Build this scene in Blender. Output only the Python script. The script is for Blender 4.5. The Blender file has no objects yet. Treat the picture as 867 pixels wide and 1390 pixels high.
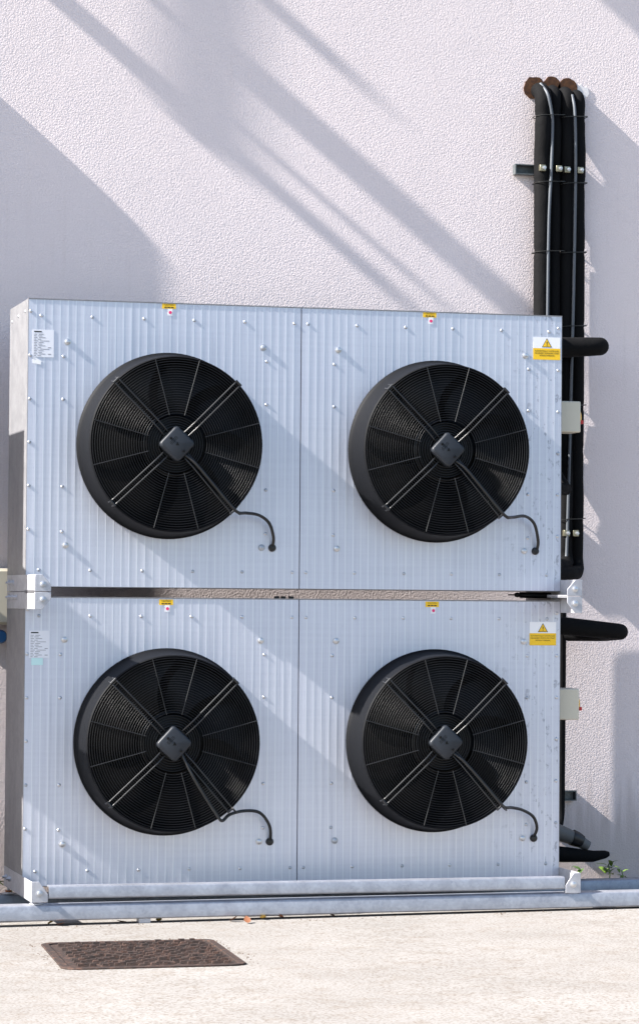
import bpy, bmesh, math, random
from mathutils import Vector, Matrix
random.seed(7)
C = bpy.context.scene
COL = C.collection
R = math.radians
# ------------------------------------------------------------------ camera, sky, sun, exposure
cam_d = bpy.data.cameras.new('camera')
cam = bpy.data.objects.new('camera', cam_d)
COL.objects.link(cam)
C.camera = cam
cam_d.sensor_fit = 'VERTICAL'
cam_d.sensor_height = 36.0
cam_d.lens = 36.0 * 4034.96 / 1390.0
cam_d.clip_end = 3000
rt = Vector((0.96717583, -0.25398173, 0.00801275))
up = Vector((-0.01529385, -0.0267062, 0.99952633))
fw = Vector((0.25364743, 0.96684025, 0.02971395))
m = Matrix((rt, up, -fw)).transposed().to_4x4()
m.translation = Vector((-1.48866811, -9.31660303, 0.90747023))
cam.matrix_world = m

SUN_EL, SUN_AZ = R(38.6), R(4.9)          # elevation; angle between the sun's track and the wall
sd = Vector((math.cos(SUN_EL) * math.cos(SUN_AZ), math.cos(SUN_EL) * math.sin(SUN_AZ), -math.sin(SUN_EL)))
w = bpy.data.worlds.new('World')
C.world = w
w.use_nodes = True
nt = w.node_tree
sk = nt.nodes.new('ShaderNodeTexSky')
sk.sky_type = 'NISHITA'
sk.sun_disc = False
sk.sun_elevation = SUN_EL
sk.sun_rotation = math.atan2(-sd.x, -sd.y)
sk.air_density = 1.0
sk.dust_density = 1.5
nt.links.new(sk.outputs[0], nt.nodes['Background'].inputs[0])
nt.nodes['Background'].inputs[1].default_value = 0.085
sun_d = bpy.data.lights.new('sun', 'SUN')
sun_d.energy = 5.0
sun_d.angle = R(0.6)
sun_d.color = (1.0, 0.955, 0.90)
sun = bpy.data.objects.new('sun', sun_d)
COL.objects.link(sun)
sun.rotation_euler = sd.to_track_quat('-Z', 'Y').to_euler()
sun.location = (-20, -3, 20)
C.view_settings.view_transform = 'Standard'
C.view_settings.look = 'None'
C.view_settings.gamma = 1.0
C.view_settings.exposure = 1.80

# ------------------------------------------------------------------ materials
def mat(name, col, rough=0.5, metal=0.0, spec=0.5):
    m = bpy.data.materials.new(name)
    m.use_nodes = True
    b = m.node_tree.nodes['Principled BSDF']
    b.inputs['Base Color'].default_value = (*col, 1)
    b.inputs['Roughness'].default_value = rough
    b.inputs['Metallic'].default_value = metal
    b.inputs['Specular IOR Level'].default_value = spec
    return m

def N(m, t, **kw):
    n = m.node_tree.nodes.new(t)
    for k, v in kw.items():
        if k in n.inputs: n.inputs[k].default_value = v
        else: setattr(n, k, v)
    return n

def L(m, a, b): m.node_tree.links.new(a, b)

def coords(m, scale=(1, 1, 1)):
    tc = N(m, 'ShaderNodeTexCoord')
    mp = N(m, 'ShaderNodeMapping')
    mp.inputs['Scale'].default_value = scale
    L(m, tc.outputs['Object'], mp.inputs[0])
    return mp.outputs[0]

def ramp(m, fac, stops):
    r = N(m, 'ShaderNodeValToRGB')
    els = r.color_ramp.elements
    while len(els) < len(stops): els.new(0.5)
    for e, (p, c) in zip(els, stops):
        e.position = p
        e.color = (*c, 1) if len(c) == 3 else c
    L(m, fac, r.inputs[0])
    return r.outputs[0]

def noise(m, vec, scale, detail=3, rough=0.5):
    n = N(m, 'ShaderNodeTexNoise', Scale=scale, Detail=detail, Roughness=rough)
    L(m, vec, n.inputs['Vector'])
    return n.outputs['Fac']

def mixc(m, fac, a, b, mode='MIX'):
    x = N(m, 'ShaderNodeMix', data_type='RGBA', blend_type=mode)
    if isinstance(fac, float): x.inputs[0].default_value = fac
    else: L(m, fac, x.inputs[0])
    for s, v in ((6, a), (7, b)):
        if isinstance(v, tuple): x.inputs[s].default_value = (*v, 1)
        else: L(m, v, x.inputs[s])
    return x.outputs[2]

def setc(m, sock): L(m, sock, m.node_tree.nodes['Principled BSDF'].inputs['Base Color'])
def setr(m, sock): L(m, sock, m.node_tree.nodes['Principled BSDF'].inputs['Roughness'])
def bump(m, h, strength, dist, prev=None):
    b = N(m, 'ShaderNodeBump')
    b.inputs['Strength'].default_value = strength
    b.inputs['Distance'].default_value = dist
    L(m, h, b.inputs['Height'])
    if prev: L(m, prev, b.inputs['Normal'])
    L(m, b.outputs[0], m.node_tree.nodes['Principled BSDF'].inputs['Normal'])
    return b.outputs[0]

M = {}
# stucco wall
s = M['stucco'] = mat('stucco', (0.69, 0.625, 0.64), 0.9, 0, 0.15)
v = coords(s)
wc = (mixc(s, 1.0, ramp(s, noise(s, v, 1.3, 4), [(0.3, (0.712, 0.630, 0.626)), (0.7, (0.747, 0.663, 0.656))]),
             ramp(s, noise(s, v, 190, 2), [(0.35, (0.95, 0.95, 0.95)), (0.6, (1, 1, 1))]), 'MULTIPLY'))
sx = N(s, 'ShaderNodeSeparateXYZ'); L(s, v, sx.inputs[0])
# splash dirt near the ground, faint run-off streaks
stk = noise(s, coords(s, (22, 1, 1.2)), 1.6, 4, 0.6)
sm = N(s, 'ShaderNodeMath', operation='MULTIPLY_ADD'); L(s, stk, sm.inputs[0]); sm.inputs[1].default_value = -0.55; L(s, sx.outputs['Z'], sm.inputs[2])
wc = mixc(s, 1.0, wc, ramp(s, sm.outputs[0], [(0.0, (0.76, 0.74, 0.72)), (0.20, (1, 1, 1))]), 'MULTIPLY')
wc = mixc(s, 0.5, wc, ramp(s, stk, [(0.28, (0.93, 0.92, 0.91)), (0.42, (1, 1, 1))]), 'MULTIPLY')
setc(s, wc)
dn = N(s, 'ShaderNodeTexNoise', Scale=120, Detail=2)
L(s, v, dn.inputs['Vector'])
dv = N(s, 'ShaderNodeMix', data_type='VECTOR')
dv.inputs[0].default_value = 0.012
L(s, v, dv.inputs[4]); L(s, dn.outputs['Color'], dv.inputs[5])
hb = noise(s, dv.outputs[1], 178, 2.0, 0.5)
hr = ramp(s, hb, [(0.36, (0, 0, 0)), (0.64, (1, 1, 1))])
b0 = bump(s, noise(s, v, 5, 3), 0.35, 0.004)
bump(s, hr, 0.60, 0.0013, b0)
# ribbed aluminium-zinc sheet
s = M['sheet'] = mat('zinc sheet', (0.58, 0.60, 0.68), 0.42, 0.68)
v = coords(s)
vs = coords(s, (38, 1, 0.8))
vh = coords(s, (2, 1, 60))
base = ramp(s, noise(s, vs, 3.0, 3), [(0.25, (0.60, 0.615, 0.69)), (0.75, (0.69, 0.705, 0.775))])
base = mixc(s, 0.5, base, ramp(s, noise(s, vh, 1.5, 2), [(0.3, (0.90, 0.90, 0.91)), (0.7, (1, 1, 1))]), 'MULTIPLY')
spk = ramp(s, noise(s, coords(s, (5, 5, 2.2)), 9, 5, 0.65), [(0.70, (1, 1, 1)), (0.80, (0.55, 0.56, 0.6))])
base = mixc(s, 0.7, base, spk, 'MULTIPLY')
big = ramp(s, noise(s, v, 2.2, 3), [(0.3, (0.93, 0.93, 0.95)), (0.7, (1, 1, 1))])
sx = N(s, 'ShaderNodeSeparateXYZ'); L(s, v, sx.inputs[0])
ex = N(s, 'ShaderNodeMapRange'); ex.inputs['From Min'].default_value = 1.50; ex.inputs['From Max'].default_value = 1.74; L(s, sx.outputs['X'], ex.inputs['Value'])
scr = ramp(s, noise(s, coords(s, (9, 1, 5)), 4.5, 5, 0.7), [(0.57, (0, 0, 0)), (0.63, (1, 1, 1))])
sq = N(s, 'ShaderNodeMath', operation='MULTIPLY'); L(s, ex.outputs[0], sq.inputs[0]); L(s, scr, sq.inputs[1])
sq2 = N(s, 'ShaderNodeMath', operation='MULTIPLY'); L(s, sq.outputs[0], sq2.inputs[0]); sq2.inputs[1].default_value = 0.55
base = mixc(s, sq2.outputs[0], base, (0.20, 0.21, 0.25))
drip = ramp(s, noise(s, coords(s, (70, 1, 1.6)), 1.3, 4, 0.65), [(0.30, (0.84, 0.85, 0.87)), (0.42, (1, 1, 1))])
base = mixc(s, 0.7, base, drip, 'MULTIPLY')
setc(s, mixc(s, 1.0, base, big, 'MULTIPLY'))
setr(s, ramp(s, noise(s, vs, 5, 3), [(0.2, (0.36,) * 3), (0.8, (0.52,) * 3)]))
bump(s, noise(s, vs, 4, 2), 0.12, 0.002)
M['rib'] = mat('pale rib', (0.70, 0.72, 0.78), 0.40, 0.6)  # slightly paler metal for the raised rib faces
# galvanised steel
def galv(name, a, b, rough=0.45, metal=0.6):
    s = mat(name, a, rough, metal)
    v = coords(s)
    vo = N(s, 'ShaderNodeTexVoronoi', Scale=110.0)
    L(s, v, vo.inputs['Vector'])
    c = ramp(s, vo.outputs['Color'], [(0.1, a), (0.9, b)])
    c2 = ramp(s, noise(s, v, 14, 5, 0.65), [(0.35, (0.78, 0.78, 0.79)), (0.62, (1, 1, 1))])
    setc(s, mixc(s, 1.0, c, c2, 'MULTIPLY'))
    bump(s, noise(s, v, 120, 3), 0.15, 0.001)
    return s
M['galv'] = galv('galvanised steel', (0.33, 0.345, 0.39), (0.39, 0.405, 0.45))
M['bracket'] = galv('bracket steel', (0.46, 0.465, 0.50), (0.52, 0.525, 0.56), 0.5, 0.4)
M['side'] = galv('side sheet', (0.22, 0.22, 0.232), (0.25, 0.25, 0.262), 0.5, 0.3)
M['dullsteel'] = galv('dull channel steel', (0.10, 0.115, 0.12), (0.15, 0.165, 0.17), 0.5, 0.4)
M['bolt'] = mat('zinc bolt', (0.58, 0.58, 0.60), 0.32, 0.85)
M['greybolt'] = mat('dull bolt', (0.42, 0.44, 0.48), 0.42, 0.7)
M['brass'] = mat('yellow zinc clamp', (0.30, 0.28, 0.20), 0.35, 0.8)
M['shroud'] = mat('black moulded plastic', (0.004, 0.0045, 0.006), 0.62, 0, 0.12)
M['guard'] = mat('black coated wire', (0.004, 0.0045, 0.006), 0.42, 0, 0.35)
M['strut'] = mat('grey coated wire', (0.012, 0.0125, 0.014), 0.36, 0.1, 0.6)
M['blade'] = mat('fan blade black', (0.002, 0.0023, 0.003), 0.45, 0, 0.2)
M['hub'] = mat('motor black', (0.002, 0.002, 0.0025), 0.35, 0, 0.25)
s = M['cap'] = mat('terminal box grey', (0.016, 0.019, 0.025), 0.45, 0, 0.35)
bump(s, noise(s, coords(s), 300, 2), 0.1, 0.001)
M['coil'] = mat('coil fins', (0.008, 0.008, 0.009), 0.6, 0.0)
M['cable'] = mat('black cable', (0.006, 0.006, 0.0065), 0.4)
s = M['foam'] = mat('pipe insulation foam', (0.005, 0.005, 0.0055), 0.8, 0, 0.1)
b1 = bump(s, noise(s, coords(s, (1, 1, 0.5)), 26, 3), 0.5, 0.008)
bump(s, noise(s, coords(s), 180, 3), 0.25, 0.0015, b1)
M['greytape'] = mat('grey tape', (0.10, 0.10, 0.098), 0.6)
M['greycable'] = mat('grey cable', (0.075, 0.085, 0.10), 0.5)
M['tie'] = mat('cable tie', (0.01, 0.01, 0.01), 0.4)
s = M['sleeve'] = mat('rusty brown sleeve', (0.22, 0.085, 0.025), 0.85)
setc(s, ramp(s, noise(s, coords(s), 60, 4), [(0.3, (0.035, 0.012, 0.004)), (0.7, (0.11, 0.043, 0.013))]))
M['filler'] = mat('white filler', (0.74, 0.71, 0.70), 0.9, 0, 0.1)
M['white'] = mat('sticker white', (0.80, 0.80, 0.82), 0.4)
M['plate'] = mat('nameplate silver', (0.70, 0.71, 0.76), 0.45)
M['yellow'] = mat('sticker yellow', (0.85, 0.52, 0.01), 0.4)
M['ink'] = mat('black print', (0.02, 0.02, 0.02), 0.5)
M['greyink'] = mat('grey print', (0.20, 0.20, 0.23), 0.5)
M['brownink'] = mat('faded print', (0.10, 0.06, 0.01), 0.5)
M['pink'] = mat('magenta print', (0.75, 0.03, 0.16), 0.4)
M['mint'] = mat('mint sticker', (0.50, 0.72, 0.72), 0.4)
M['beige'] = mat('beige plastic', (0.56, 0.52, 0.42), 0.45)
M['knoby'] = mat('yellow switch plastic', (0.72, 0.40, 0.02), 0.35)
M['knobr'] = mat('red switch plastic', (0.45, 0.02, 0.02), 0.35)
M['blue'] = mat('blue gland plastic', (0.01, 0.09, 0.24), 0.4)
# concrete pavement
s = M['concrete'] = mat('concrete', (0.42, 0.39, 0.35), 0.9, 0, 0.2)
v = coords(s)
c = ramp(s, noise(s, v, 3.0, 5, 0.6), [(0.3, (0.212, 0.201, 0.190)), (0.7, (0.258, 0.247, 0.236))])
c = mixc(s, 1.0, c, ramp(s, noise(s, v, 120, 3), [(0.37, (0.66, 0.61, 0.56)), (0.50, (1, 1, 1))]), 'MULTIPLY')
c = mixc(s, 1.0, c, ramp(s, noise(s, v, 16, 6, 0.7), [(0.34, (0.88, 0.84, 0.80)), (0.50, (1, 1, 1))]), 'MULTIPLY')
setc(s, c)
bump(s, noise(s, v, 90, 4), 0.35, 0.003)
s = M['asphalt'] = mat('asphalt', (0.05, 0.05, 0.052), 0.9)
v = coords(s)
setc(s, ramp(s, noise(s, v, 40, 5), [(0.3, (0.035, 0.035, 0.037)), (0.7, (0.07, 0.07, 0.07))]))
s = M['rust'] = mat('rusty cast iron', (0.08, 0.05, 0.04), 0.8, 0.2)
v = coords(s)
setc(s, ramp(s, noise(s, v, 45, 6, 0.75), [(0.36, (0.016, 0.012, 0.011)), (0.54, (0.040, 0.023, 0.018)), (0.67, (0.12, 0.062, 0.042)), (0.75, (0.26, 0.21, 0.18))]))
bump(s, noise(s, v, 150, 3), 0.4, 0.002)
M['rustnut'] = mat('rusty nut', (0.30, 0.10, 0.03), 0.7, 0.3)
s = M['leaf'] = mat('weed leaf', (0.12, 0.20, 0.03), 0.5)
M['darkleaf'] = mat('dark weed leaf', (0.045, 0.095, 0.02), 0.5)
M['dryleaf'] = mat('dry leaf', (0.16, 0.06, 0.025), 0.7)
M['yleaf'] = mat('yellow dry leaf', (0.42, 0.27, 0.05), 0.7)
M['grit'] = mat('grit', (0.13, 0.10, 0.08), 0.9)
M['paint'] = mat('painted ledge', (0.55, 0.53, 0.5), 0.8)  # for the unseen slab added to shade the upper right of the wall

# ------------------------------------------------------------------ mesh helpers
class MB:
    def __init__(s): s.v, s.f = [], []
    def add(s, vs, fs):
        o = len(s.v); s.v += [tuple(p) for p in vs]; s.f += [tuple(i + o for i in f) for f in fs]
        return s
    def box(s, x0, x1, y0, y1, z0, z1):
        return s.add([(x0, y0, z0), (x1, y0, z0), (x1, y1, z0), (x0, y1, z0), (x0, y0, z1), (x1, y0, z1), (x1, y1, z1), (x0, y1, z1)],
                     [(0, 3, 2, 1), (4, 5, 6, 7), (0, 1, 5, 4), (1, 2, 6, 5), (2, 3, 7, 6), (3, 0, 4, 7)])
    def prism(s, pts, y0, y1):                # polygon in x,z (counter-clockwise seen from -y) between two y
        n = len(pts)
        return s.add([(x, y0, z) for x, z in pts] + [(x, y1, z) for x, z in pts],
                     [tuple(range(n)), tuple(range(2 * n - 1, n - 1, -1))] + [(i, i + n, (i + 1) % n + n, (i + 1) % n) for i in range(n)])
    def lathe(s, prof, n=48, cx=0, cz=0, cap0=False, cap1=False):    # prof: (radius, y) around the y axis
        k = len(prof); vs = []; fs = []
        for j in range(n):
            a = 2 * math.pi * j / n
            vs += [(cx + r * math.cos(a), y, cz + r * math.sin(a)) for r, y in prof]
        for j in range(n):
            q = (j + 1) % n
            fs += [(j * k + i, q * k + i, q * k + i + 1, j * k + i + 1) for i in range(k - 1)]
        if cap0: fs.append(tuple(j * k for j in range(n))[::-1])
        if cap1: fs.append(tuple(j * k + k - 1 for j in range(n)))
        return s.add(vs, fs)
    def tube(s, path, r, n=10, closed=False, cap=True):
        P = [Vector(p) for p in path]; m_ = len(P)
        rr = r if isinstance(r, (list, tuple)) else [r] * m_
        vs, fs = [], []
        prev = None
        for i, p in enumerate(P):
            if closed: t = P[(i + 1) % m_] - P[i - 1]
            else: t = P[min(i + 1, m_ - 1)] - P[max(i - 1, 0)]
            t.normalize()
            if prev is None:
                a = Vector((0, 0, 1)) if abs(t.z) < 0.9 else Vector((1, 0, 0))
            else: a = prev
            u = (a - t * a.dot(t)).normalized(); prev = u
            b = t.cross(u)
            for j in range(n):
                an = 2 * math.pi * j / n
                vs.append(p + (u * math.cos(an) + b * math.sin(an)) * rr[i])
        seg = m_ if closed else m_ - 1
        for i in range(seg):
            q = (i + 1) % m_
            for j in range(n):
                k = (j + 1) % n
                fs.append((i * n + j, i * n + k, q * n + k, q * n + j))
        if cap and not closed:
            fs.append(tuple(range(n))[::-1]); fs.append(tuple((m_ - 1) * n + j for j in range(n)))
        return s.add(vs, fs)
    def mesh(s, name, material, smooth=35):
        me = bpy.data.meshes.new(name)
        me.from_pydata(s.v, [], s.f); me.materials.append(material)
        bm = bmesh.new(); bm.from_mesh(me); bmesh.ops.recalc_face_normals(bm, faces=bm.faces); bm.to_mesh(me); bm.free()
        if smooth:
            me.polygons.foreach_set('use_smooth', [True] * len(me.polygons))
            me.set_sharp_from_angle(angle=R(smooth))
        return me

def link(name, me, parent=None, loc=(0, 0, 0), rot=None, bevel=0):
    o = bpy.data.objects.new(name, me); COL.objects.link(o)
    o.parent = parent; o.location = loc
    if rot: o.rotation_euler = rot
    if bevel:
        b = o.modifiers.new('bevel', 'BEVEL'); b.width = bevel; b.segments = 2; b.limit_method = 'ANGLE'; b.angle_limit = R(40)
    return o
def obj(name, mb, material, parent=None, loc=(0, 0, 0), smooth=35, bevel=0):
    return link(name, mb.mesh(name, material, smooth), parent, loc, None, bevel)
def tag(o, label, cat, group=None):
    o['label'] = label; o['category'] = cat
    if group: o['group'] = group
    return o
def structure(o): o['kind'] = 'structure'; return o
def thing(name, loc, label, cat, group=None):
    o = bpy.data.objects.new(name, None); COL.objects.link(o); o.location = loc; o.empty_display_size = 0.1
    return tag(o, label, cat, group)
def bend(pts, rad, n=6):                     # polyline with rounded corners
    P = [Vector(p) for p in pts]; out = [P[0]]
    for i in range(1, len(P) - 1):
        a, b, c = P[i - 1], P[i], P[i + 1]
        d1 = (a - b); d2 = (c - b); r = min(rad, d1.length * 0.49, d2.length * 0.49)
        p0 = b + d1.normalized() * r; p2 = b + d2.normalized() * r
        for k in range(n + 1):
            t = k / n
            out.append(p0 * (1 - t) ** 2 + b * 2 * t * (1 - t) + p2 * t * t)
    out.append(P[-1]); return out
def spline(pts, n=8):                        # Catmull-Rom
    P = [Vector(p) for p in pts]; P = [P[0] * 2 - P[1]] + P + [P[-1] * 2 - P[-2]]; out = []
    for i in range(1, len(P) - 2):
        for k in range(n):
            t = k / n
            out.append(0.5 * ((2 * P[i]) + (P[i + 1] - P[i - 1]) * t + (2 * P[i - 1] - 5 * P[i] + 4 * P[i + 1] - P[i + 2]) * t * t
                              + (3 * P[i] - P[i - 1] - 3 * P[i + 1] + P[i + 2]) * t ** 3))
    out.append(P[-2]); return out
def text_mesh(body, size, width=None):
    cu = bpy.data.curves.new('lettering', 'FONT'); cu.body = body; cu.size = size; cu.align_x = 'CENTER'; cu.align_y = 'CENTER'
    cu.extrude = 0.00008; cu.resolution_u = 2
    o = bpy.data.objects.new('lettering', cu); COL.objects.link(o)
    dg = bpy.context.evaluated_depsgraph_get(); me = bpy.data.meshes.new_from_object(o.evaluated_get(dg))
    COL.objects.unlink(o); bpy.data.objects.remove(o)
    xs = [v.co.x for v in me.vertices]
    k = width / (max(xs) - min(xs)) if width else 1
    for v in me.vertices: v.co = (v.co.x * k, -v.co.z, v.co.y)
    return me

# ------------------------------------------------------------------ the setting
WALL = 0.62
TILT = 0.0095
def gz(x): return -0.105 + TILT * x
mb = MB(); mb.add([(x, y, gz(x) - 0.012) for x, y in ((-400, -400), (400, -400), (400, 300), (-400, 300))], [(0, 1, 2, 3)])
structure(obj('ground', mb, M['asphalt']))
mb = MB(); mb.add([(x, y, gz(x)) for x, y in ((-9, -3.4), (10, -3.4), (10, WALL + 0.3), (-9, WALL + 0.3))], [(0, 1, 2, 3)])
structure(obj('pavement', mb, M['concrete']))
bld = thing('building', (0, WALL, -0.2), 'building with a pale rough stucco wall behind the condensers', 'building')
obj('wall', MB().box(-9, 10, 0, 0.35, -0.1, 7.2), M['stucco'], bld)
# unseen slab and rods, added and shaped to throw shadows across the wall
obj('shadow_slab', MB().box(-0.30, 0.0, -0.42, 0.0, 5.2, 5.45), M['paint'], bld, bevel=0.004)
caster = thing('shadow_rods', (-1.15, WALL, 0), 'unseen steel rods added left of the frame to cast shadow bands on the wall', 'bracket')
p_m = 0.160                                     # stand-off of the upright
zc = lambda c: c + 0.8 * 1.15
obj('upright', MB().box(-0.05, 0.05, -p_m - 0.012, -p_m + 0.012, zc(3.06), zc(4.3)), M['galv'], caster)
obj('arm', MB().box(-0.02, 0.02, -p_m, 0.0, zc(3.075), zc(3.125)), M['galv'], caster)
for c0, th, ext, wd in ((3.41, 0.090, 0.112, 0.02), (3.20, 0.018, 0.075, 0.006), (3.09, 0.04, 0.064, 0.012), (3.715, 0.04, 0.050, 0.012)):
    obj('arm', MB().box(-wd, wd, -p_m - ext, -p_m + 0.004, zc(c0) - th / 2, zc(c0) + th / 2), M['galv'], caster)
obj('arm', MB().box(-0.008, 0.008, -p_m, -0.125, zc(3.36), zc(3.385)), M['galv'], caster)

# ------------------------------------------------------------------ fan parts (centre of the fan at the origin, panel plane y = 0)
FR, FP = 0.298, 0.128
fan_m = {}
fan_m['fan_shroud'] = MB().lathe([(0.266, 0.03), (0.284, 0.0), (0.298, -0.002), (0.2985, -0.006), (0.294, -0.010), (0.2895, -0.02), (0.2815, -0.09), (0.2795, FP * -1 + 0.008),
                                  (0.2785, -FP - 0.001), (0.2755, -FP - 0.003), (0.272, -FP), (0.272, -0.06), (0.266, -0.02), (0.266, 0.06)], 96).mesh('fan_shroud', M['shroud'], 50)
mb = MB()
rr_ = 0.098
while rr_ < 0.2705:
    y = -FP - 0.002
    mb.tube([(rr_ * math.cos(2 * math.pi * k / 72), y, rr_ * math.sin(2 * math.pi * k / 72)) for k in range(72)], 0.00125, 6, closed=True)
    rr_ += 0.0078
fan_m['guard_rings'] = mb.mesh('guard_rings', M['guard'], 80)
mb = MB()
for r_, y in ((0.088, -0.112), (0.080, -0.112), (0.072, -0.114), (0.064, -0.116), (0.056, -0.118)):
    mb.tube([(r_ * math.cos(2 * math.pi * k / 48), y, r_ * math.sin(2 * math.pi * k / 48)) for k in range(48)], 0.0024, 6, closed=True)
fan_m['motor_rings'] = mb.mesh('motor_rings', M['guard'], 80)
fan_m['spoke'] = MB().tube([(0.094, -FP - 0.0045, 0), (0.275, -FP - 0.0045, 0)], 0.0015, 6).mesh('spoke', M['strut'], 80)
mb = MB()
for s_ in (-1, 1):
    mb.tube(bend([(0.045, -FP + 0.004, s_ * 0.0085), (0.085, -FP - 0.010, s_ * 0.0085), (0.276, -FP - 0.010, s_ * 0.0085), (0.284, -FP + 0.012, s_ * 0.0085)], 0.01), 0.0026, 8)
mb.tube([(0.2785, -FP - 0.008, -0.012), (0.2785, -FP - 0.008, 0.012)], 0.004, 8)
fan_m['strut'] = mb.mesh('strut', M['strut'], 60)
fan_m['motor'] = MB().lathe([(0.093, -0.09), (0.096, -0.098), (0.090, -0.104), (0.062, -0.107), (0.060, -0.112), (0.052, -0.113), (0.05, -0.120), (0.0, -0.121)], 48).lathe([(0.101, 0.03), (0.101, -0.088), (0.093, -0.092), (0.0, -0.093)], 48).mesh('motor', M['hub'], 30)
# terminal box: rounded square turned on its corner
def rsq(h, r, n=6):
    pts = []
    for cx, cz, a0 in ((h - r, h - r, 0), (-h + r, h - r, 90), (-h + r, -h + r, 180), (h - r, -h + r, 270)):
        pts += [(cx + r * math.cos(R(a0 + 90 * k / n)), cz + r * math.sin(R(a0 + 90 * k / n))) for k in range(n + 1)]
    return pts
def rot2(pts, a): return [(x * math.cos(a) - z * math.sin(a), x * math.sin(a) + z * math.cos(a)) for x, z in pts]
mb = MB()
lay = [(0.043, -0.108), (0.043, -0.133), (0.0425, -0.138), (0.040, -0.1415), (0.036, -0.143)]
vs = []
for h, y in lay: vs += [(x, y, z) for x, z in rot2(rsq(h, 0.013 if h > .04 else .011), R(47))]
k = len(vs) // len(lay); fs = []
for i in range(len(lay) - 1):
    for j in range(k): fs.append((i * k + j, i * k + (j + 1) % k, (i + 1) * k + (j + 1) % k, (i + 1) * k + j))
fs.append(tuple((len(lay) - 1) * k + j for j in range(k)))
mb.add(vs, fs)
fan_m['terminal_box'] = mb.mesh('terminal_box', M['cap'], 60)
mb = MB()
mb.lathe([(0.0042, -0.1425), (0.0042, -0.1462), (0.002, -0.1468), (0.0, -0.1468)], 12)
fan_m['box_screw'] = mb.mesh('box_screw', M['hub'])
mb = MB()
for d, l in ((0.020, 0.028), (0.016, 0.032), (0.012, 0.03)):
    pts = rot2([(-l / 2, d), (l / 2, d), (l / 2, d + 0.0014), (-l / 2, d + 0.0014)], R(47))
    mb.prism(pts, -0.1434, -0.1425)
pts = [(0, 0.007), (-0.006, -0.005), (0.006, -0.005)]
mb.prism(pts, -0.1434, -0.1425)
fan_m['emblem'] = mb.mesh('emblem', M['hub'])
# blades: swept, twisted sheets
mb = MB(); NB = 7
def blade(a0):
    nr, na = 7, 5; V_ = []
    for i in range(nr):
        t = i / (nr - 1); r_ = 0.095 + t * 0.168
        half = R(17 + 4 * t); sweep = R(-22 * t * t)
        for j in range(na):
            q = j / (na - 1) * 2 - 1
            an = a0 + sweep + q * half
            V_.append((r_ * math.cos(an), -0.055 + q * 0.030 * (1 - 0.3 * t), r_ * math.sin(an)))
    F_ = [(i * na + j, i * na + j + 1, (i + 1) * na + j + 1, (i + 1) * na + j) for i in range(nr - 1) for j in range(na - 1)]
    b = MB().add(V_, F_)
    return b
fan_m['fan_blade'] = blade(0.0).mesh('fan_blade', M['blade'], 60)
CAB = [(0.026, -0.128, -0.033), (0.06, -FP - 0.014, -0.062), (0.12, -FP - 0.016, -0.130), (0.175, -FP - 0.014, -0.192), (0.200, -FP - 0.008, -0.214), (0.235, -0.10, -0.214), (0.285, -0.06, -0.219), (0.325, -0.035, -0.243), (0.342, -0.024, -0.285), (0.344, -0.012, -0.312), (0.344, 0.01, -0.322)]
CAB2 = [(0.026, -0.128, -0.033), (0.05, -FP - 0.014, -0.085), (0.085, -FP - 0.016, -0.145), (0.135, -FP - 0.014, -0.220), (0.155, -FP - 0.012, -0.243), (0.185, -0.115, -0.226), (0.24, -0.08, -0.217), (0.30, -0.045, -0.226), (0.336, -0.028, -0.268), (0.344, -0.012, -0.312), (0.344, 0.01, -0.322)]
fan_m['grommet'] = MB().lathe([(0.0125, 0.0), (0.0125, -0.006), (0.009, -0.012), (0.004, -0.013), (0.0, -0.013)], 16, 0.344, -0.322).mesh('grommet', M['cable'])
fan_m['cable_tie'] = MB().tube([(0.196 + 0.010 * math.cos(a), -FP - 0.006 + 0.014 * math.sin(a), -0.211 - 0.010 * math.cos(a)) for a in [2 * math.pi * k / 12 for k in range(12)]], 0.0016, 5, closed=True).mesh('cable_tie', M['tie'])

CABS = [CAB, [(x + 0.004 * (i > 5), y, z + (0.010 if i in (6, 7) else 0)) for i, (x, y, z) in enumerate(CAB)], CAB2, [(x + (0.006 if i in (7, 8) else 0), y, z + (0.004 if 1 < i < 5 else -0.006 if i in (6, 7) else 0)) for i, (x, y, z) in enumerate(CAB)]]
cab_m = [MB().tube(spline(c, 6), 0.0052, 8).mesh('cable', M['cable'], 80) for c in CABS]
def make_fan(parent, x, z, spin, kind=0, simple=False):
    f = link('fan_shroud', fan_m['fan_shroud'], parent, (x, 0, z))
    g = link('guard_rings', fan_m['guard_rings'], f); g['kind'] = 'stuff'
    link('motor', fan_m['motor'], f)
    link('terminal_box', fan_m['terminal_box'], f)
    for k in range(NB): link('fan_blade', fan_m['fan_blade'], f, rot=(0, R(spin + 360 * k / NB), 0))
    if simple: return f
    link('motor_rings', fan_m['motor_rings'], f)
    link('box_screw', fan_m['box_screw'], f, (-0.022, 0, 0.018)); link('box_screw', fan_m['box_screw'], f, (0.020, 0, -0.022)); link('emblem', fan_m['emblem'], f)
    for a in (15, 75, 105, 165, 195, 255, 285, 345): link('spoke', fan_m['spoke'], f, rot=(0, R(-a), 0))
    for a in (45, 135, 223, 311): link('strut', fan_m['strut'], f, rot=(0, R(-a), 0))
    link('cable', cab_m[kind], f); link('grommet', fan_m['grommet'], f); link('cable_tie', fan_m['cable_tie'], f)
    return f

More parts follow.
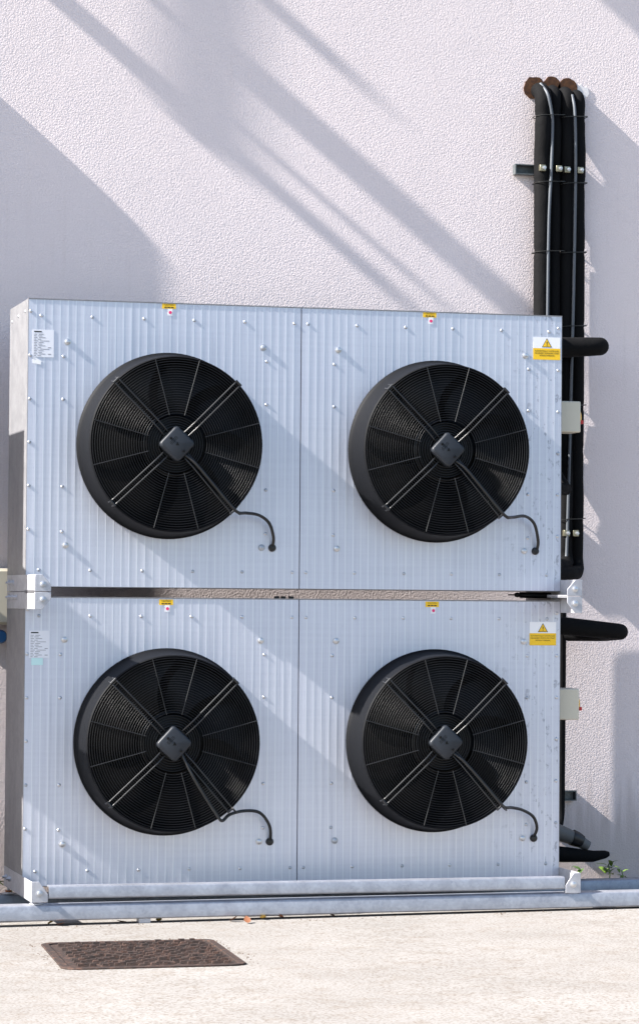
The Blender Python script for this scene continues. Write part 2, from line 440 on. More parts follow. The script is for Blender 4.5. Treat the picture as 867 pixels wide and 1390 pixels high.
# ------------------------------------------------------------------ condenser unit
UW, UH, UD = 1.78, 0.91, 0.374
FX, FZ = (0.4543, 1.3474), 0.4526
def front_panel(xa, xb, cx):
    hr, rid = 0.276, 0.00013
    xs = {round(xa, 5): 0.0, round(xb, 5): 0.0}
    k = math.ceil((xa + 0.004) / 0.02545)
    while k * 0.02545 < xb - 0.004:
        x = k * 0.02545
        for dx, h in ((-0.0016, 0), (-0.0006, -rid), (0.0006, -rid), (0.0016, 0)): xs[round(x + dx, 5)] = h
        k += 1
    def yat(x):
        ks = sorted(xs)
        for a, b in zip(ks, ks[1:]):
            if a <= x <= b: return xs[a] + (xs[b] - xs[a]) * (x - a) / (b - a)
        return 0
    for q in range(49):
        x = round(cx - hr * math.cos(math.pi * q / 48), 5)
        if x not in xs: xs[x] = yat(x)
    ks = sorted(xs); V_, F_ = [], []
    def col(x):
        d = hr * hr - (x - cx) ** 2; h = math.sqrt(d) if d > 0 else 0.0
        o = len(V_); y = xs[x]
        V_.extend([(x, y, 0.0), (x, y, FZ - h), (x, y, FZ + h), (x, y, UH)])
        return o, d > -1e-7
    prev = col(ks[0])
    for x in ks[1:]:
        cur = col(x); a, b = prev[0], cur[0]
        if prev[1] and cur[1]:
            F_ += [(a, b, b + 1, a + 1), (a + 2, b + 2, b + 3, a + 3)]
        else: F_.append((a, b, b + 1, a + 1)); F_.append((a + 1, b + 1, b + 2, a + 2)); F_.append((a + 2, b + 2, b + 3, a + 3))
        prev = cur
    mb = MB().add(V_, F_); nf = len(F_)
    # folded returns
    for x in (xa, xb): mb.add([(x, 0, 0), (x, 0.025, 0), (x, 0.025, UH), (x, 0, UH)], [(0, 1, 2, 3)])
    for z in (0, UH): mb.add([(xa, 0, z), (xb, 0, z), (xb, 0.025, z), (xa, 0.025, z)], [(0, 1, 2, 3)])
    me = mb.mesh('front_panel', M['sheet'], 20)
    me.materials.append(M['rib'])
    for p in me.polygons:
        if sum(1 for i in p.vertices if me.vertices[i].co.y < -0.0001) >= 2: p.material_index = 1
    return me
pan_m = [front_panel(0.0, 0.8885, FX[0]), front_panel(0.8915, UW, FX[1])]
riv_m = MB().lathe([(0.0056, 0.0), (0.0054, -0.0010), (0.0042, -0.0020), (0.002, -0.0026), (0.0, -0.0028)], 10).mesh('rivet', M['bolt'], 60)
rivd_m = MB().lathe([(0.0056, 0.0), (0.0054, -0.0010), (0.0042, -0.0020), (0.002, -0.0026), (0.0, -0.0028)], 10).mesh('rivet', M['greybolt'], 60)
bolt_m = MB().lathe([(0.0112, 0.0), (0.0112, -0.0015), (0.0088, -0.0016), (0.0086, -0.0050), (0.0060, -0.0068), (0.0, -0.0070)], 16).mesh('bolt', M['bolt'], 40)
boltd_m = MB().lathe([(0.0112, 0.0), (0.0112, -0.0015), (0.0088, -0.0016), (0.0086, -0.0050), (0.0060, -0.0068), (0.0, -0.0070)], 16).mesh('bolt', M['greybolt'], 40)
nut_m = MB().lathe([(0.0095, 0.0), (0.0095, -0.007), (0.0045, -0.007), (0.0045, -0.014), (0.0, -0.014)], 6).mesh('hex_nut', M['bolt'], 20)
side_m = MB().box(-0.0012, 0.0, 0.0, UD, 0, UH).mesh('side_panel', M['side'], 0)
RP = [[0.041 + 0.1652 * k for k in range(6)], [0.912 + 0.1643 * k for k in range(6)]]
COLX = [(0.113, 0.776), (1.002, 1.666)]
BX = [(0.125, 0.7635), (1.0145, 1.6535)]

def leg_bracket(u, side, zlo, zhi, chamfer, flat):
    x = 0.0 if side < 0 else UW
    xo = x + side * 0.0042
    b = obj('leg_bracket', MB().box(min(x + side * 0.0013, xo), max(x + side * 0.0013, xo), -0.2, 0.36, zlo, zhi), M['bracket'], u, bevel=0.0008)
    i = -side                                        # inwards
    w_ = 0.051; c_ = 0.021; h = zhi - zlo
    if chamfer > 0: pts = [(0, zlo), (w_, zlo), (w_, zhi - 0.6 * h), (w_ - c_ - 0.006, zhi), (0, zhi)]
    else: pts = [(0, zlo), (w_ - c_ - 0.006, zlo), (w_, zlo + 0.6 * h), (w_, zhi), (0, zhi)]
    pts = [(xo + i * px, z) for px, z in pts]
    if i < 0: pts = pts[::-1]
    obj('flange', MB().prism(pts, -0.2035, -0.2002), M['bracket'], b, bevel=0.0008)
    xx = xo + i * 0.025; zz = (zlo + zhi) / 2 - (0.004 if chamfer > 0 else -0.004)
    link('bolt', boltd_m if side < 0 else bolt_m, b, (xx, -0.2036, zz))
    if flat is not None:                             # lying web of the leg
        obj('web', MB().box(min(xo, xo + i * 0.05), max(xo, xo + i * 0.05), -0.199, -0.001, flat, flat + 0.003), M['bracket'], b)
    if side < 0:
        for yy in (0.30, 0.23, 0.16) if chamfer < 0 else (0.30, 0.23):
            link('hex_nut', nut_m, b, (xo, yy, zz + 0.006), (0, 0, R(-90)))
    return b

def sticker_small(u, x, z, txt=True):
    st = obj('caution_label', MB().box(x - 0.0225, x + 0.0225, -0.0012, -0.0008, z - 0.0088, z + 0.0088), M['yellow'], u, smooth=0)
    link('lettering', text_mesh('CAUTION', 0.008, 0.030), st, (x, -0.0013, z + 0.0036)).data.materials.append(M['brownink'])
    mb = MB()
    for a, b_ in ((-0.015, -0.007), (-0.005, 0.004), (0.006, 0.015)): mb.box(x + a, x + b_, -0.0015, -0.0012, z - 0.0062, z - 0.0022)
    obj('print', mb, M['brownink'], st, smooth=0)
    tg = obj('inspection_label', MB().box(x - 0.004, x + 0.012, -0.0012, -0.0008, z - 0.0305, z - 0.0088), M['white'], u, smooth=0)
    obj('print', MB().lathe([(0.0052, -0.0013), (0.0052, -0.0016), (0.0, -0.0016)], 12, x + 0.0045, z - 0.0205), M['pink'], tg)

def make_unit(z, y, name_label, lower, detail=True, dx=0.0, group='condenser units stacked against the wall'):
    u = thing('condenser_unit', (dx, y, z), name_label, 'condenser', group)
    for i in (0, 1):
        p = link('front_panel', pan_m[i], u)
        make_fan(u, FX[i], FZ, (12, 37, 26, 50)[i + 2 * lower], kind=i + 2 * lower, simple=not detail)
        if not detail: continue
        def rv(x, zz, big=False, dull=None):
            if dull is None: dull = (zz + 0.8 * x < 0.90 + 0.5 * lower and x > 0.3) or random.random() < 0.15
            dull = random.random() < 0.25
            link('bolt' if big else 'rivet', (boltd_m if dull else bolt_m) if big else (rivd_m if dull else riv_m), p, (x, -0.0004, zz), (0, R(random.uniform(0, 60)), 0))
        for x in RP[i]:
            rv(x + random.uniform(-.002, .002), 0.858 - 0.006 * lower); rv(x + random.uniform(-.002, .002), 0.052 - 0.006 * lower)
        for x in COLX[i]:
            for zz in (0.731, 0.593, 0.317, 0.175): rv(x, zz + random.uniform(-.002, .002))
        for zz in (0.871, 0.731, 0.593, 0.456, 0.318, 0.18): rv(0.0065 if i == 0 else 1.769, zz)
        for x in BX[i]:
            rv(x, 0.777, True); rv(x, 0.131, True)
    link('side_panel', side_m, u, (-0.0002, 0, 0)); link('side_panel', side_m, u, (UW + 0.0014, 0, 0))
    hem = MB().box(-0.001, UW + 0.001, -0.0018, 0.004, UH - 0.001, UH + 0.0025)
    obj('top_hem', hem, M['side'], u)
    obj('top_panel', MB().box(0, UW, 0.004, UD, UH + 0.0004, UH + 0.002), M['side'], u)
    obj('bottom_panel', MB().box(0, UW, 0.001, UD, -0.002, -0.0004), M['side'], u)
    cb = MB().box(0.002, UW - 0.002, UD - 0.06, UD - 0.01, 0.002, UH - 0.002)
    obj('coil', cb, M['coil'], u)
    for sd_ in (-1, 1):
        if lower:
            leg_bracket(u, sd_, -0.031, 0.033, 1, None); leg_bracket(u, sd_, 0.873, 0.9265, -1, 0.9235)
        else:
            leg_bracket(u, sd_, -0.0165, 0.036, 1, -0.0165)
    if not detail: return u
    # screws on the upper left edge of the side
    if not lower:
        for yy, zz in ((0.06, 0.875), (0.2, 0.872), (0.33, 0.865)): link('side_screw', rivd_m, u, (-0.0014, yy, zz), (0, 0, R(-90)))
        for xx in (0.855, 0.905): link('top_screw', rivd_m, u, (xx, 0.02, UH + 0.003), (R(-90), 0, 0))
    # nameplate
    np_ = obj('nameplate', MB().box(0.012, 0.081, -0.0014, -0.0008, 0.726, 0.813) if not lower else MB().box(0.012, 0.078, -0.0014, -0.0008, 0.719, 0.805), M['plate'], u, smooth=0)
    zt = 0.813 if not lower else 0.805
    mb = MB(); mb.box(0.018, 0.042, -0.0018, -0.0014, zt - 0.0085, zt - 0.0045)
    obj('print', mb, M['ink'], np_, smooth=0)
    mb = MB(); zz = zt - 0.014
    for k in range(14):
        x = 0.017
        for l in ((0.010, 0.016), (0.008, 0.013), (0.011, 0.021), (0.007, 0.011), (0.014, 0.030))[k % 5]:
            mb.box(x, x + l, -0.0017, -0.0014, zz - 0.0016, zz); x += l + 0.005
        if k in (8, 12): mb.box(0.062, 0.072, -0.0017, -0.0014, zz - 0.002, zz)
        zz -= 0.0052
    obj('print', mb, M['greyink'], np_, smooth=0)
    if lower: obj('mint_label', MB().box(0.020, 0.057, -0.0016, -0.0008, 0.696, 0.7185), M['mint'], u, smooth=0)
    else: obj('torn_label', MB().prism([(0.014, 0.706), (0.040, 0.702), (0.042, 0.714), (0.020, 0.7255), (0.014, 0.7255)], -0.0016, -0.0008), M['white'], u, smooth=0)
    # warning label
    x0, x1, zt, zb = (1.681, 1.775, 0.840, 0.765) if not lower else (1.674, 1.766, 0.842, 0.765)
    zm = zt - 0.037
    wl = obj('warning_label', MB().box(x0, x1, -0.0012, -0.0008, zm, zt), M['white'], u, smooth=0)
    obj('yellow_field', MB().box(x0, x1, -0.0012, -0.0008, zb, zm - 0.0001), M['yellow'], wl, smooth=0)
    cx = (x0 + x1) / 2; t0 = zt - 0.0335; hh = 0.030
    def tri(s_, o): return [(cx - 0.0175 * s_, t0 + o), (cx + 0.0175 * s_, t0 + o), (cx, t0 + o + hh * s_)]
    obj('warning_triangle', MB().prism(tri(1, 0), -0.0015, -0.0012), M['ink'], wl, smooth=0)
    obj('yellow_triangle', MB().prism(tri(0.80, 0.0022), -0.0018, -0.0015), M['yellow'], wl, smooth=0)
    ex = MB().prism([(cx - 0.0009, t0 + 0.0085), (cx + 0.0009, t0 + 0.0085), (cx + 0.0018, t0 + 0.0185), (cx - 0.0018, t0 + 0.0185)], -0.0021, -0.0018)
    ex.box(cx - 0.0013, cx + 0.0013, -0.0021, -0.0018, t0 + 0.0045, t0 + 0.007)
    obj('exclamation_mark', ex, M['ink'], wl, smooth=0)
    for t, wd, zz in (('AUTOMATICALLY CONTROLLED', 0.084, zm - 0.009), ('MACHINERY WHICH MAY START', 0.084, zm - 0.0165), ('WITHOUT WARNING', 0.052, zm - 0.024)):
        link('lettering', text_mesh(t, 0.0068, wd), wl, (cx, -0.0014, zz)).data.materials.append(M['brownink'])
    zc_ = 0.9015 if not lower else 0.8975
    sticker_small(u, 0.452, zc_); sticker_small(u, 1.323 if not lower else 1.338, zc_ + (0.0 if not lower else 0.0))
    # rotary isolator on the right-hand side
    bz = 0.583 if not lower else 0.568
    bx = obj('isolator_box', MB().box(UW + 0.004, UW + 0.094, 0.07, 0.17, bz - 0.052, bz + 0.052), M['beige'], u, bevel=0.004)
    dial = MB()
    prof = [(0.0, 0.016), (0.012, 0.0155), (0.024, 0.012), (0.033, 0.006), (0.036, 0.0)]
    dial.lathe([(r_, -h_) for r_, h_ in prof][::-1], 20)
    link('dial', dial.mesh('dial', M['knoby']), bx, (UW + 0.094, 0.12, bz), (0, 0, R(90)))
    link('dial_handle', MB().box(-0.03, 0.03, -0.0165, -0.007, -0.006, 0.006).mesh('dial_handle', M['knobr'], 0), bx, (UW + 0.094, 0.12, bz - 0.016), (R(0), R(0), R(90)))
    return u

make_unit(0.945, 0.0, 'upper grey ribbed condenser unit with two black fans, resting on the other unit', False)
make_unit(0.0, 0.0, 'lower grey ribbed condenser unit with two black fans, just above the steel rails', True)
LX = -2.30
make_unit(0.945, 0.012, 'upper condenser unit of the next stack, beyond the left edge', False, False, LX)
make_unit(0.0, 0.012, 'lower condenser unit of the next stack, beyond the left edge', True, False, LX)

# ------------------------------------------------------------------ rails and feet
def channel(name, x0, x1, y0, y1, ztop, slope, h, mtl, label, group):
    mb = MB(); t = 0.004; lip = 0.003
    prof = [(y1, ztop - h), (y0 + 0.004, ztop - h), (y0, ztop - h + 0.004), (y0, ztop - 0.006), (y0 + 0.002, ztop - 0.002), (y0 + 0.006, ztop), (y1, ztop), (y1, ztop - t), (y0 + t + .002, ztop - t), (y0 + t + .002, ztop - h + t), (y1, ztop - h + t)]
    n = len(prof)
    V_ = [(x, y, z + slope * x) for x in (x0, x1) for y, z in prof]
    F_ = [(i, (i + 1) % n, (i + 1) % n + n, i + n) for i in range(n)] + [tuple(range(n)), tuple(range(2 * n - 1, n - 1, -1))]
    return tag(obj(name, mb.add(V_, F_), mtl, smooth=40), label, 'rail', group)
G_R = 'galvanised support rails under the units'
channel('cross_rail', 0.050, 1.730, -0.203, -0.165, 0.0195, 0.0008, 0.040, M['galv'], 'galvanised cross rail between the two lower leg brackets of the lower unit', G_R)
channel('floor_rail', -4.2, 4.5, -0.2, -0.14, -0.0395, 0.0050, 0.0495, M['galv'], 'long galvanised floor rail lying in front, nearest the pavement', G_R)
channel('floor_rail', -4.2, 4.5, 0.37, 0.43, -0.062, 0.0072, 0.046, M['galv'], 'long galvanised floor rail lying behind, close to the wall', G_R)
for x, y in ((0.016, -0.172), (1.762, -0.172), (0.016, 0.39), (1.762, 0.39)):
    zt = -0.0395 + 0.005 * x if y < 0 else -0.062 + 0.0072 * x
    f = thing('levelling_foot', (x, y, zt), 'threaded levelling foot under the %s %s corner of the lower unit' % ('front' if y < 0 else 'rear', 'left' if x < 1 else 'right'), 'foot', 'levelling feet')
    b = MB().add([], [])
    V_ = MB(); V_.lathe([(0.022, 0), (0.022, -0.003), (0.012, -0.006), (0.005, -0.007), (0.0, -0.007)], 16)
    link('foot_plate', V_.mesh('foot_plate', M['bracket']), f, (0, 0, 0.0006), (R(-90), 0, 0))
    link('threaded_rod', MB().lathe([(0.0045, -0.004), (0.0045, -0.045), (0, -0.045)], 10).mesh('threaded_rod', M['greybolt']), f, (0, 0, 0), (R(-90), 0, 0))
    link('nut', MB().lathe([(0.0, -0.005), (0.010, -0.006), (0.010, -0.012), (0.0, -0.012)], 6).mesh('nut', M['rustnut'], 20), f, (0, 0, 0), (R(-90), 0, 0))

# ------------------------------------------------------------------ pipes on the wall
GAP = [(2.75, 0.0), (2.56, 0.0), (2.50, 0.0090), (2.43, 0.0070), (2.37, 0.0), (2.26, 0.0), (2.215, 0.0042), (1.6, 0.0042), (1.34, 0.0010), (1.28, 0.0080), (1.15, 0.0050), (1.0, 0.0)]
def gap(z):
    if z >= GAP[0][0]: return GAP[0][1]
    for (a, ga), (b, gb) in zip(GAP, GAP[1:]):
        if a >= z >= b: return ga + (gb - ga) * (a - z) / (a - b)
    return GAP[-1][1]
ties_z = (2.62, 2.385, 2.14, 1.88, 1.60, 1.45, 1.20)
G_P = 'black insulated pipes running down the wall'
def wall_pipe(dx, dz, x, r, ztop, zbot, tail, label, group, far=False):
    def yc(z):
        g = gap(z - 0.8 * (2.046 - x))
        if far: return WALL - 0.024 - r
        return WALL - 0.0005 - r - g - (0.0805 * (2.0715 - x + r) if x < 2.04 else 0.0)
    pts = [(x + dx, WALL + 0.06, ztop + dz), (x + dx, yc(2.6) + 0.02, ztop + dz)]
    cor = bend([(x + dx, WALL + 0.06, ztop + dz), (x + dx, yc(2.6), ztop + dz), (x + dx, yc(2.6), ztop - 0.55 + dz)], 0.24 if far else 0.055)
    path = cor[:-1]; rad = [r] * len(path)
    z = ztop - (0.28 if far else 0.08)
    while z > zbot + 0.02:
        path.append(Vector((x + dx, yc(z), z + dz)))
        near = min(abs(z - t) for t in ties_z)
        rad.append(r * (1 - (0.07 if near < 0.012 else 0)))
        z -= 0.0125
    path += [Vector((a + dx, b, c + dz)) for a, b, c in tail]
    rad += [r] * len(tail)
    o = obj('insulated_pipe', MB().tube(path, rad, 16), M['foam'], smooth=50)
    return tag(o, label, 'pipe', group)
def bundle(dx, dz, far=False):
    g = G_P if not far else 'black insulated pipes of the next stack'
    suf = '' if not far else ' of the next stack'
    specs = [(1.906, 0.0300, 2.715, 1.45, [(1.906, 0.45, 1.40), (1.85, 0.36, 1.40), (1.70, 0.34, 1.40)], 'thick black insulated pipe, leftmost of the row going down the wall'),
             (1.954, 0.0225, 2.718, 1.35, [(1.954, 0.45, 1.30), (1.88, 0.36, 1.30), (1.70, 0.34, 1.30)], 'slim black insulated pipe right beside the leftmost pipe'),
             (2.002, 0.0255, 2.712, 1.06, [(2.002, 0.57, 1.05), (1.97, 0.50, 1.035), (1.90, 0.40, 1.03), (1.74, 0.35, 1.03)], 'black insulated pipe behind the lower grey cable'),
             (2.046, 0.0245, 2.706, 1.04, [(2.044, 0.575, 1.025), (2.030, 0.545, 1.012), (1.97, 0.46, 1.010), (1.85, 0.36, 1.010), (1.74, 0.33, 1.01)], 'black insulated pipe, rightmost of the row, foot curving to unit')]
    for x, r, zt, zb, tail, lab in specs: wall_pipe(dx, dz, x, r, zt, zb, tail, lab + suf, g, far)
    if far: return
    for x, z, r, lab in ((1.889, 2.724, 0.041, 'leftmost of the three'), (1.955, 2.735, 0.034, 'middle one of the three'), (2.012, 2.728, 0.038, 'rightmost of the three')):
        rag = [r * (1 + random.uniform(-0.10, 0.07)) for _ in range(22)]
        rim = [(x + q * math.cos(2 * math.pi * k / 22), z + q * math.sin(2 * math.pi * k / 22)) for k, q in enumerate(rag)]
        sl = MB().prism(rim, WALL - 0.0045, WALL + 0.02)
        tag(obj('pipe_sleeve', sl, M['sleeve'], smooth=0),
            'rusty brown sleeve in a wall hole above the pipes, ' + lab, 'sleeve', 'brown pipe sleeves in the wall')
    pr_ = [(0.030 * (1 + random.uniform(-0.3, 0.25)), 2 * math.pi * k / 18) for k in range(18)]
    obj('filler_patch', MB().prism([(2.058 + q * 1.2 * math.cos(t), 2.922 + 0.0 + q * 0.8 * math.sin(t)) for q, t in pr_], -0.0025, 0.01), M['filler'], bld)
    y1 = WALL - 0.079
    k1 = [(1.900, WALL - 0.04, 2.735), (1.912, y1 - 0.004, 2.69), (1.927, y1 - 0.002, 2.63), (1.933, y1 + 0.004, 2.58), (1.928, y1, 2.425), (1.920, y1, 2.24), (1.917, y1, 1.92), (1.915, y1, 1.5)]
    tag(obj('grey_cable', MB().tube(spline(k1, 8), 0.0055, 8), M['greycable'], smooth=80), 'grey cable tied to the left pair of black pipes', 'cable', 'grey cables on the pipes')
    y2 = WALL - 0.068
    k2 = [(2.015, y2 + 0.02, 2.70), (2.019, y2, 2.62), (2.022, y2, 2.374), (2.016, y2, 1.93), (2.011, y2, 1.726), (2.006, y2, 1.467), (1.998, y2, 1.12), (1.99, y2 - 0.01, 1.05)]
    tag(obj('grey_cable', MB().tube(spline(k2, 8), 0.0055, 8), M['greycable'], smooth=80), 'grey cable tied to the right pair of black pipes', 'cable', 'grey cables on the pipes')
    for z in ties_z[:5] + (1.20,):
        for cx, hw in ((1.932, 0.056), (2.022, 0.050)):
            if cx < 2 and z < 1.9: continue
            pts = []
            for k in range(28):
                a = 2 * math.pi * k / 28; c_, s_ = math.cos(a), math.sin(a)
                ex = 0.6
                pts.append((cx + hw * math.copysign(abs(c_) ** ex, c_), WALL - (0.041 if cx < 2 else 0.036) + (0.0425 if cx < 2 else 0.0375) * math.copysign(abs(s_) ** ex, s_), z + 0.004 * c_))
            t = obj('cable_tie', MB().tube(pts, 0.0017, 6, closed=True), M['tie'])
            tag(t, 'black cable tie round the %s pair of pipes, %s' % ('left' if cx < 2 else 'right', {2.62: 'just under the wall holes', 2.385: 'just under the upper wall rail', 2.14: 'midway between wall rail and unit top', 1.88: 'level with the unit top', 1.60: 'above the upper switch box', 1.20: 'just above the lower wall rail'}[z]), 'cable tie', 'black cable ties on the pipes')
bundle(0, 0)
bundle(-2.315, 0.075, True)

def wall_rail(x0, x1, z, clamps, label):
    t = thing('pipe_rail', (0, 0, 0), label, 'pipe rail', 'pipe rails fixed to the wall')
    a, b, h, k = WALL - 0.030, WALL, 0.018, 0.0035
    mb = MB(); mb.box(x0, x1, b - k, b - 0.0002, z - h, z + h); mb.box(x0, x1, a, b - k, z + h - k, z + h); mb.box(x0, x1, a, b - k, z - h, z - h + k)
    mb.box(x0, x0 + k, a, b - k, z - h + k, z + h - k); mb.box(x1 - k, x1, a, b - k, z - h + k, z + h - k)
    obj('channel', mb, M['dullsteel'], t, smooth=0)
    for x in clamps:
        c = MB(); y = WALL - (0.079 if x < 1.98 else 0.066)
        c.box(x - 0.011, x + 0.011, y - 0.006, y + 0.012, z - 0.011, z + 0.011)
        p = obj('clamp', c, M['brass'], t, bevel=0.002)
        link('clamp_bolt', MB().lathe([(0.0065, 0), (0.0065, -0.006), (0.0035, -0.006), (0.0035, -0.016), (0, -0.016)], 8).mesh('clamp_bolt', M['bolt'], 30), p, (x + 0.003, y - 0.006, z))
    return t
wall_rail(1.812, 2.073, 2.431, (1.896, 1.956, 1.991, 2.040), 'dark steel wall rail clamping the pipes high above the upper unit')
wall_rail(1.820, 2.072, 1.150, (1.996, 2.030), 'dark steel wall rail clamping the pipes level with the foot of the upper unit')
wall_rail(1.820, 2.052, 0.228, (), 'short dark steel wall rail low down, right of the lower unit')

# thick arms coming out of the side of the units
a = bend([(1.70, 0.2, 1.762), (2.001, 0.2, 1.779), (2.003, 0.50, 1.80), (1.96, 0.56, 1.80)], 0.05)
rad = [0.0385 - 0.0075 * min(1, max(0, (p.x - 1.78) / 0.2)) for p in a]
tag(obj('insulated_pipe', MB().tube(a, rad, 20), M['foam'], smooth=60), 'short thick black insulated pipe sticking out right beside the upper warning label', 'pipe', 'insulated pipe arms beside the units')
a = bend([(1.70, 0.2, 0.842), (2.075, 0.2, 0.809), (2.083, 0.42, 0.80), (2.0, 0.54, 0.80)], 0.035)
rad = [0.0330 - 0.006 * min(1, max(0, (p.x - 1.80) / 0.25)) for p in a]
tag(obj('insulated_pipe', MB().tube(a, rad, 20), M['foam'], smooth=60), 'long thick black insulated pipe sloping out right beside the lower warning label', 'pipe', 'insulated pipe arms beside the units')
tag(obj('conduit', MB().tube(bend([(1.99, 0.57, 1.05), (1.992, 0.586, 0.9), (1.990, 0.586, 0.14), (1.94, 0.50, 0.10), (1.80, 0.42, 0.10)], 0.05), 0.0165, 12), M['foam'], smooth=60),
    'slim black pipe running down the wall right of the lower unit', 'pipe')
lp = thing('lagged_pipe', (1.80, 0.45, 0.10), 'grey taped pipe end sloping down beside the foot of the lower unit', 'pipe')
obj('pipe', MB().tube([(-0.02, 0, 0.062), (0.12, 0, 0.017), (0.20, 0, -0.012), (0.245, 0, -0.038)], [0.040, 0.030, 0.024, 0.018], 16), M['greytape'], lp, smooth=60)
obj('tape_band', MB().tube([(0.185, 0, -0.006), (0.203, 0.0, -0.013), (0.222, 0, -0.022)], [0.0285, 0.0275, 0.0225], 16), M['cable'], lp, smooth=60)
tag(obj('insulated_pipe', MB().tube([(1.76, 0.44, 0.055), (1.95, 0.44, 0.036), (2.06, 0.44, 0.028), (2.105, 0.44, 0.034), (2.118, 0.44, 0.036)], [0.030, 0.027, 0.020, 0.014, 0.008], 16), M['foam'], smooth=60),
    'black insulated pipe end under the grey taped pipe', 'pipe')
tag(obj('capillary_tube', MB().tube([(1.632, 0.10, 0.931), (1.655, 0.10, 0.931), (1.656, 0.10, 0.931), (1.664, 0.10, 0.931), (1.672, 0.10, 0.931), (1.673, 0.10, 0.931), (1.80, 0.10, 0.929)], [0.002, 0.002, 0.006, 0.0085, 0.006, 0.010, 0.010], 10), M['cable'], smooth=60),
    'black capped tube lying in the slot between the two units at the right', 'tube')
for k, x in enumerate((0.82, 0.842, 0.868)):
    tag(obj('cable_stub', MB().box(x - 0.007, x + 0.007, 0.01, 0.03, 0.9126, 0.920), M['cable'], bevel=0.002), 'tiny black stub on the lower unit in the slot, %s' % ('leftmost', 'middle', 'rightmost')[k], 'stub', 'black stubs in the slot between the units')

# junction box on the wall at the left edge
jb = thing('junction_box', (-0.02, WALL, 0.80), 'beige junction box on the wall at the left edge, beside the leg brackets', 'box')
obj('case', MB().box(-0.14, 0.058, -0.10, -0.0005, 0.018, 0.205), M['beige'], jb, bevel=0.005)
obj('lid', MB().box(-0.135, 0.053, -0.112, -0.1003, 0.024, 0.199), M['beige'], jb, bevel=0.004)
g_ = link('gland', MB().lathe([(0.023, 0), (0.023, -0.022), (0.018, -0.03), (0, -0.03)], 20).mesh('gland', M['blue']), jb, (0.022, -0.07, -0.022))

# ------------------------------------------------------------------ weeds, dry leaves, manhole
def leaf_mesh(l, wd, curl, mtl):
    V_, F_ = [], []
    for i in range(6):
        t = i / 5; hw = wd * math.sin(math.pi * min(0.97, t * 0.9 + 0.08)) ** 0.8
        z = curl * t * t; x = l * t
        V_ += [(x, -hw, z + hw * 0.25), (x, 0, z), (x, hw, z + hw * 0.25)]
    for i in range(5):
        for j in range(2): F_.append((i * 3 + j, i * 3 + j + 1, i * 3 + 4 + j, i * 3 + 3 + j))
    return MB().add(V_, F_).mesh('leaf', mtl, 80)
lm = [leaf_mesh(0.055, 0.012, -0.02, M['leaf']), leaf_mesh(0.045, 0.014, -0.015, M['darkleaf']), leaf_mesh(0.05, 0.010, -0.03, M['leaf'])]
def weed(x, y, n, size, label, kinds):
    t = thing('weed', (x, y, gz(x)), label, 'plant', 'weeds growing along the foot of the wall')
    obj('stem', MB().tube([(0, 0, -0.01), (0.004, 0, 0.05 * size), (0.0, 0.004, 0.09 * size)], 0.002, 6), M['leaf'], t)
    for k in range(n):
        o = link('leaf', lm[kinds[k % len(kinds)]], t, (random.uniform(-.01, .01), random.uniform(-.01, .01), 0.09 * size * random.uniform(0.5, 1)),
                 (random.uniform(-.4, .4), R(random.uniform(-60, -10)), R(random.uniform(0, 360))))
        o.scale = [size * random.uniform(0.75, 1.15)] * 3
weed(2.052, 0.565, 10, 0.62, 'low dark green weed behind the rear rail, under the black pipe ends', [1])
weed(2.165, 0.565, 11, 0.78, 'bright green weed behind the rear rail, at the right', [0, 2, 1])
weed(2.215, 0.57, 7, 0.55, 'small bright green weed behind the rear rail, rightmost of the three', [0, 2])
weed(0.045, 0.52, 12, 1.15, 'yellowish green weed by the lower left corner of the lower unit', [0, 2, 1])
weed(-0.02, 0.55, 11, 1.0, 'green weed at the foot of the wall by the left edge', [1, 0])
dl = [leaf_mesh(0.035, 0.011, 0.014, M['dryleaf']), leaf_mesh(0.028, 0.010, 0.010, M['yleaf'])]
for k, (x, y, i, lab) in enumerate([(0.075, -0.185, 0, 'brown dry leaf under the left end of the front rail'), (0.055, -0.17, 1, 'yellow dry leaf beside the brown one under the left end of the front rail'),
        (0.30, -0.17, 0, 'thin brown dry leaf under the front rail, above the manhole'), (0.62, -0.215, 0, 'dry leaf just clear of the front rail, right of the manhole'), (0.73, -0.19, 1, 'yellow dry leaf under the front rail, near the panel seam'),
        (0.80, -0.185, 0, 'brown dry leaf under the front rail, left of the panel seam'), (0.965, -0.19, 0, 'brown curled leaf under the front rail, right of the panel seam'),
        (0.66, -0.30, 0, 'reddish dry leaf lying on the open pavement in front of the rail'), (0.40, -0.175, 1, 'pale dry leaf under the front rail, above the right end of the manhole')]):
    o = link('dry_leaf', dl[i], None, (x, y, gz(x) + 0.0035), (random.uniform(-.2, .2), random.uniform(-.2, .2), random.uniform(0, 6)))
    tag(o, lab, 'leaf', 'dry leaves under the front rail')
tag(obj('packing_piece', MB().box(0.335, 0.372, -0.195, -0.155, gz(0.35) + 0.0005, gz(0.35) + 0.016), M['bracket'], bevel=0.001), 'small grey packing piece under the front rail', 'packing')

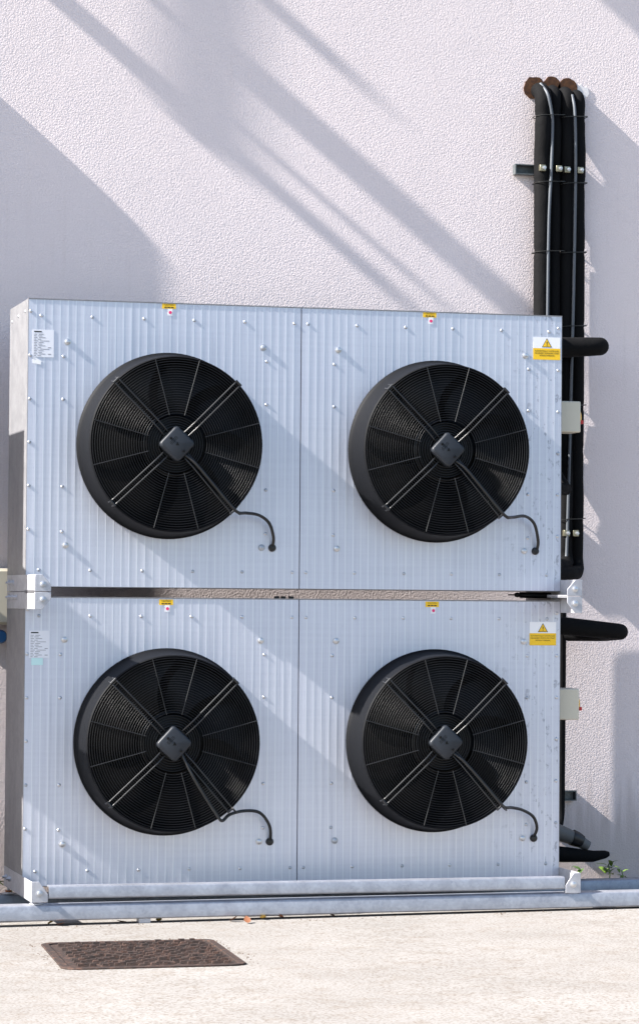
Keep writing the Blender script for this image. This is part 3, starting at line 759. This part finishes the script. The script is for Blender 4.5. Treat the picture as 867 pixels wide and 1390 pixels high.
mh = thing('manhole_cover', (0.184, -0.985, gz(0.184)), 'rusty square manhole cover set in the pavement', 'manhole cover')
mh.rotation_euler = (0, -math.atan(TILT), R(-3.5))
H = 0.256
V = 0.31
def rrect(hx, hy, r, n=6):
    pts = []
    for cx, cy, a0 in ((hx - r, hy - r, 0), (-hx + r, hy - r, 90), (-hx + r, -hy + r, 180), (hx - r, -hy + r, 270)):
        pts += [(cx + r * math.cos(R(a0 + 90 * k / n)), cy + r * math.sin(R(a0 + 90 * k / n))) for k in range(n + 1)]
    return pts
po, pi_ = rrect(H, V, 0.045), rrect(H - 0.022, V - 0.022, 0.03)
po = [(x * (1 + random.uniform(-.006, .006)), y * (1 + random.uniform(-.006, .006))) for x, y in po]
n_ = len(po)
fr = MB().add([(x, y, -0.02) for x, y in po] + [(x, y, 0.005) for x, y in po] + [(x, y, 0.005) for x, y in pi_] + [(x, y, -0.02) for x, y in pi_],
              [(i + k * n_, (i + 1) % n_ + k * n_, (i + 1) % n_ + ((k + 1) % 4) * n_, i + ((k + 1) % 4) * n_) for k in range(4) for i in range(n_)])
obj('frame', fr, M['rust'], mh, bevel=0.0015)
obj('cover', MB().box(-H + 0.0222, H - 0.0222, -V + 0.0222, V - 0.0222, -0.02, 0.0015), M['rust'], mh)
tr = MB(); q = H - 0.036
ny = 22; qv = V - 0.036
for j in range(ny):
    y = -qv + (2 * qv) * (j + 0.5) / ny
    nx = 13; off = (j % 2) * 0.5
    for i in range(nx):
        x = -q + (2 * q) * (i + 0.25 + off) / nx
        if random.random() < 0.05: continue
        h = 0.0095 + random.uniform(-0.003, 0.003)
        x1 = min(q, x + 0.020 + random.uniform(-.003, .003))
        tr.add([(x, y - 0.0065, 0.004), (x1, y - 0.0065, 0.004), (x1, y + 0.0065, 0.004), (x, y + 0.0065, 0.004), (x + .002, y - 0.005, h), (x1 - .002, y - 0.005, h), (x1 - .002, y + 0.005, h), (x + .002, y + 0.005, h)],
               [(4, 5, 6, 7), (0, 1, 5, 4), (1, 2, 6, 5), (2, 3, 7, 6), (3, 0, 4, 7)])
o = obj('tread_pattern', tr, M['rust'], mh, smooth=0); o['kind'] = 'stuff'

# grit gathered round the manhole and along the front rail
gr = MB()
for k in range(260):
    if k < 150:
        e = random.choice('lrf'); t = random.uniform(-1, 1); g0 = abs(random.gauss(0, 0.02)) + 0.004
        x, y = {'l': (-H - g0, t * V), 'r': (H + g0, t * V), 'f': (t * H, V + g0)}[e]
        x += 0.184; y -= 0.985
    else:
        x = random.uniform(-0.3, 2.2); y = -0.205 - abs(random.gauss(0, 0.03))
    q_ = random.uniform(0.0012, 0.0036); z = gz(x)
    vs = [(x + random.uniform(-1, 1) * 0.3 * q_ + q_ * dx, y + q_ * dy, z + q_ * dz_) for dx, dy, dz_ in ((-1, -0.8, -.2), (1, -0.7, -.2), (0.9, 0.9, -.2), (-0.8, 1, -.2), (0.1, 0, random.uniform(0.7, 1.4)))]
    gr.add(vs, [(0, 1, 4), (1, 2, 4), (2, 3, 4), (3, 0, 4), (3, 2, 1, 0)])
o = obj('grit', gr, M['grit'], smooth=0); o['kind'] = 'stuff'; o['label'] = 'dark grit round the manhole cover and along the front rail'
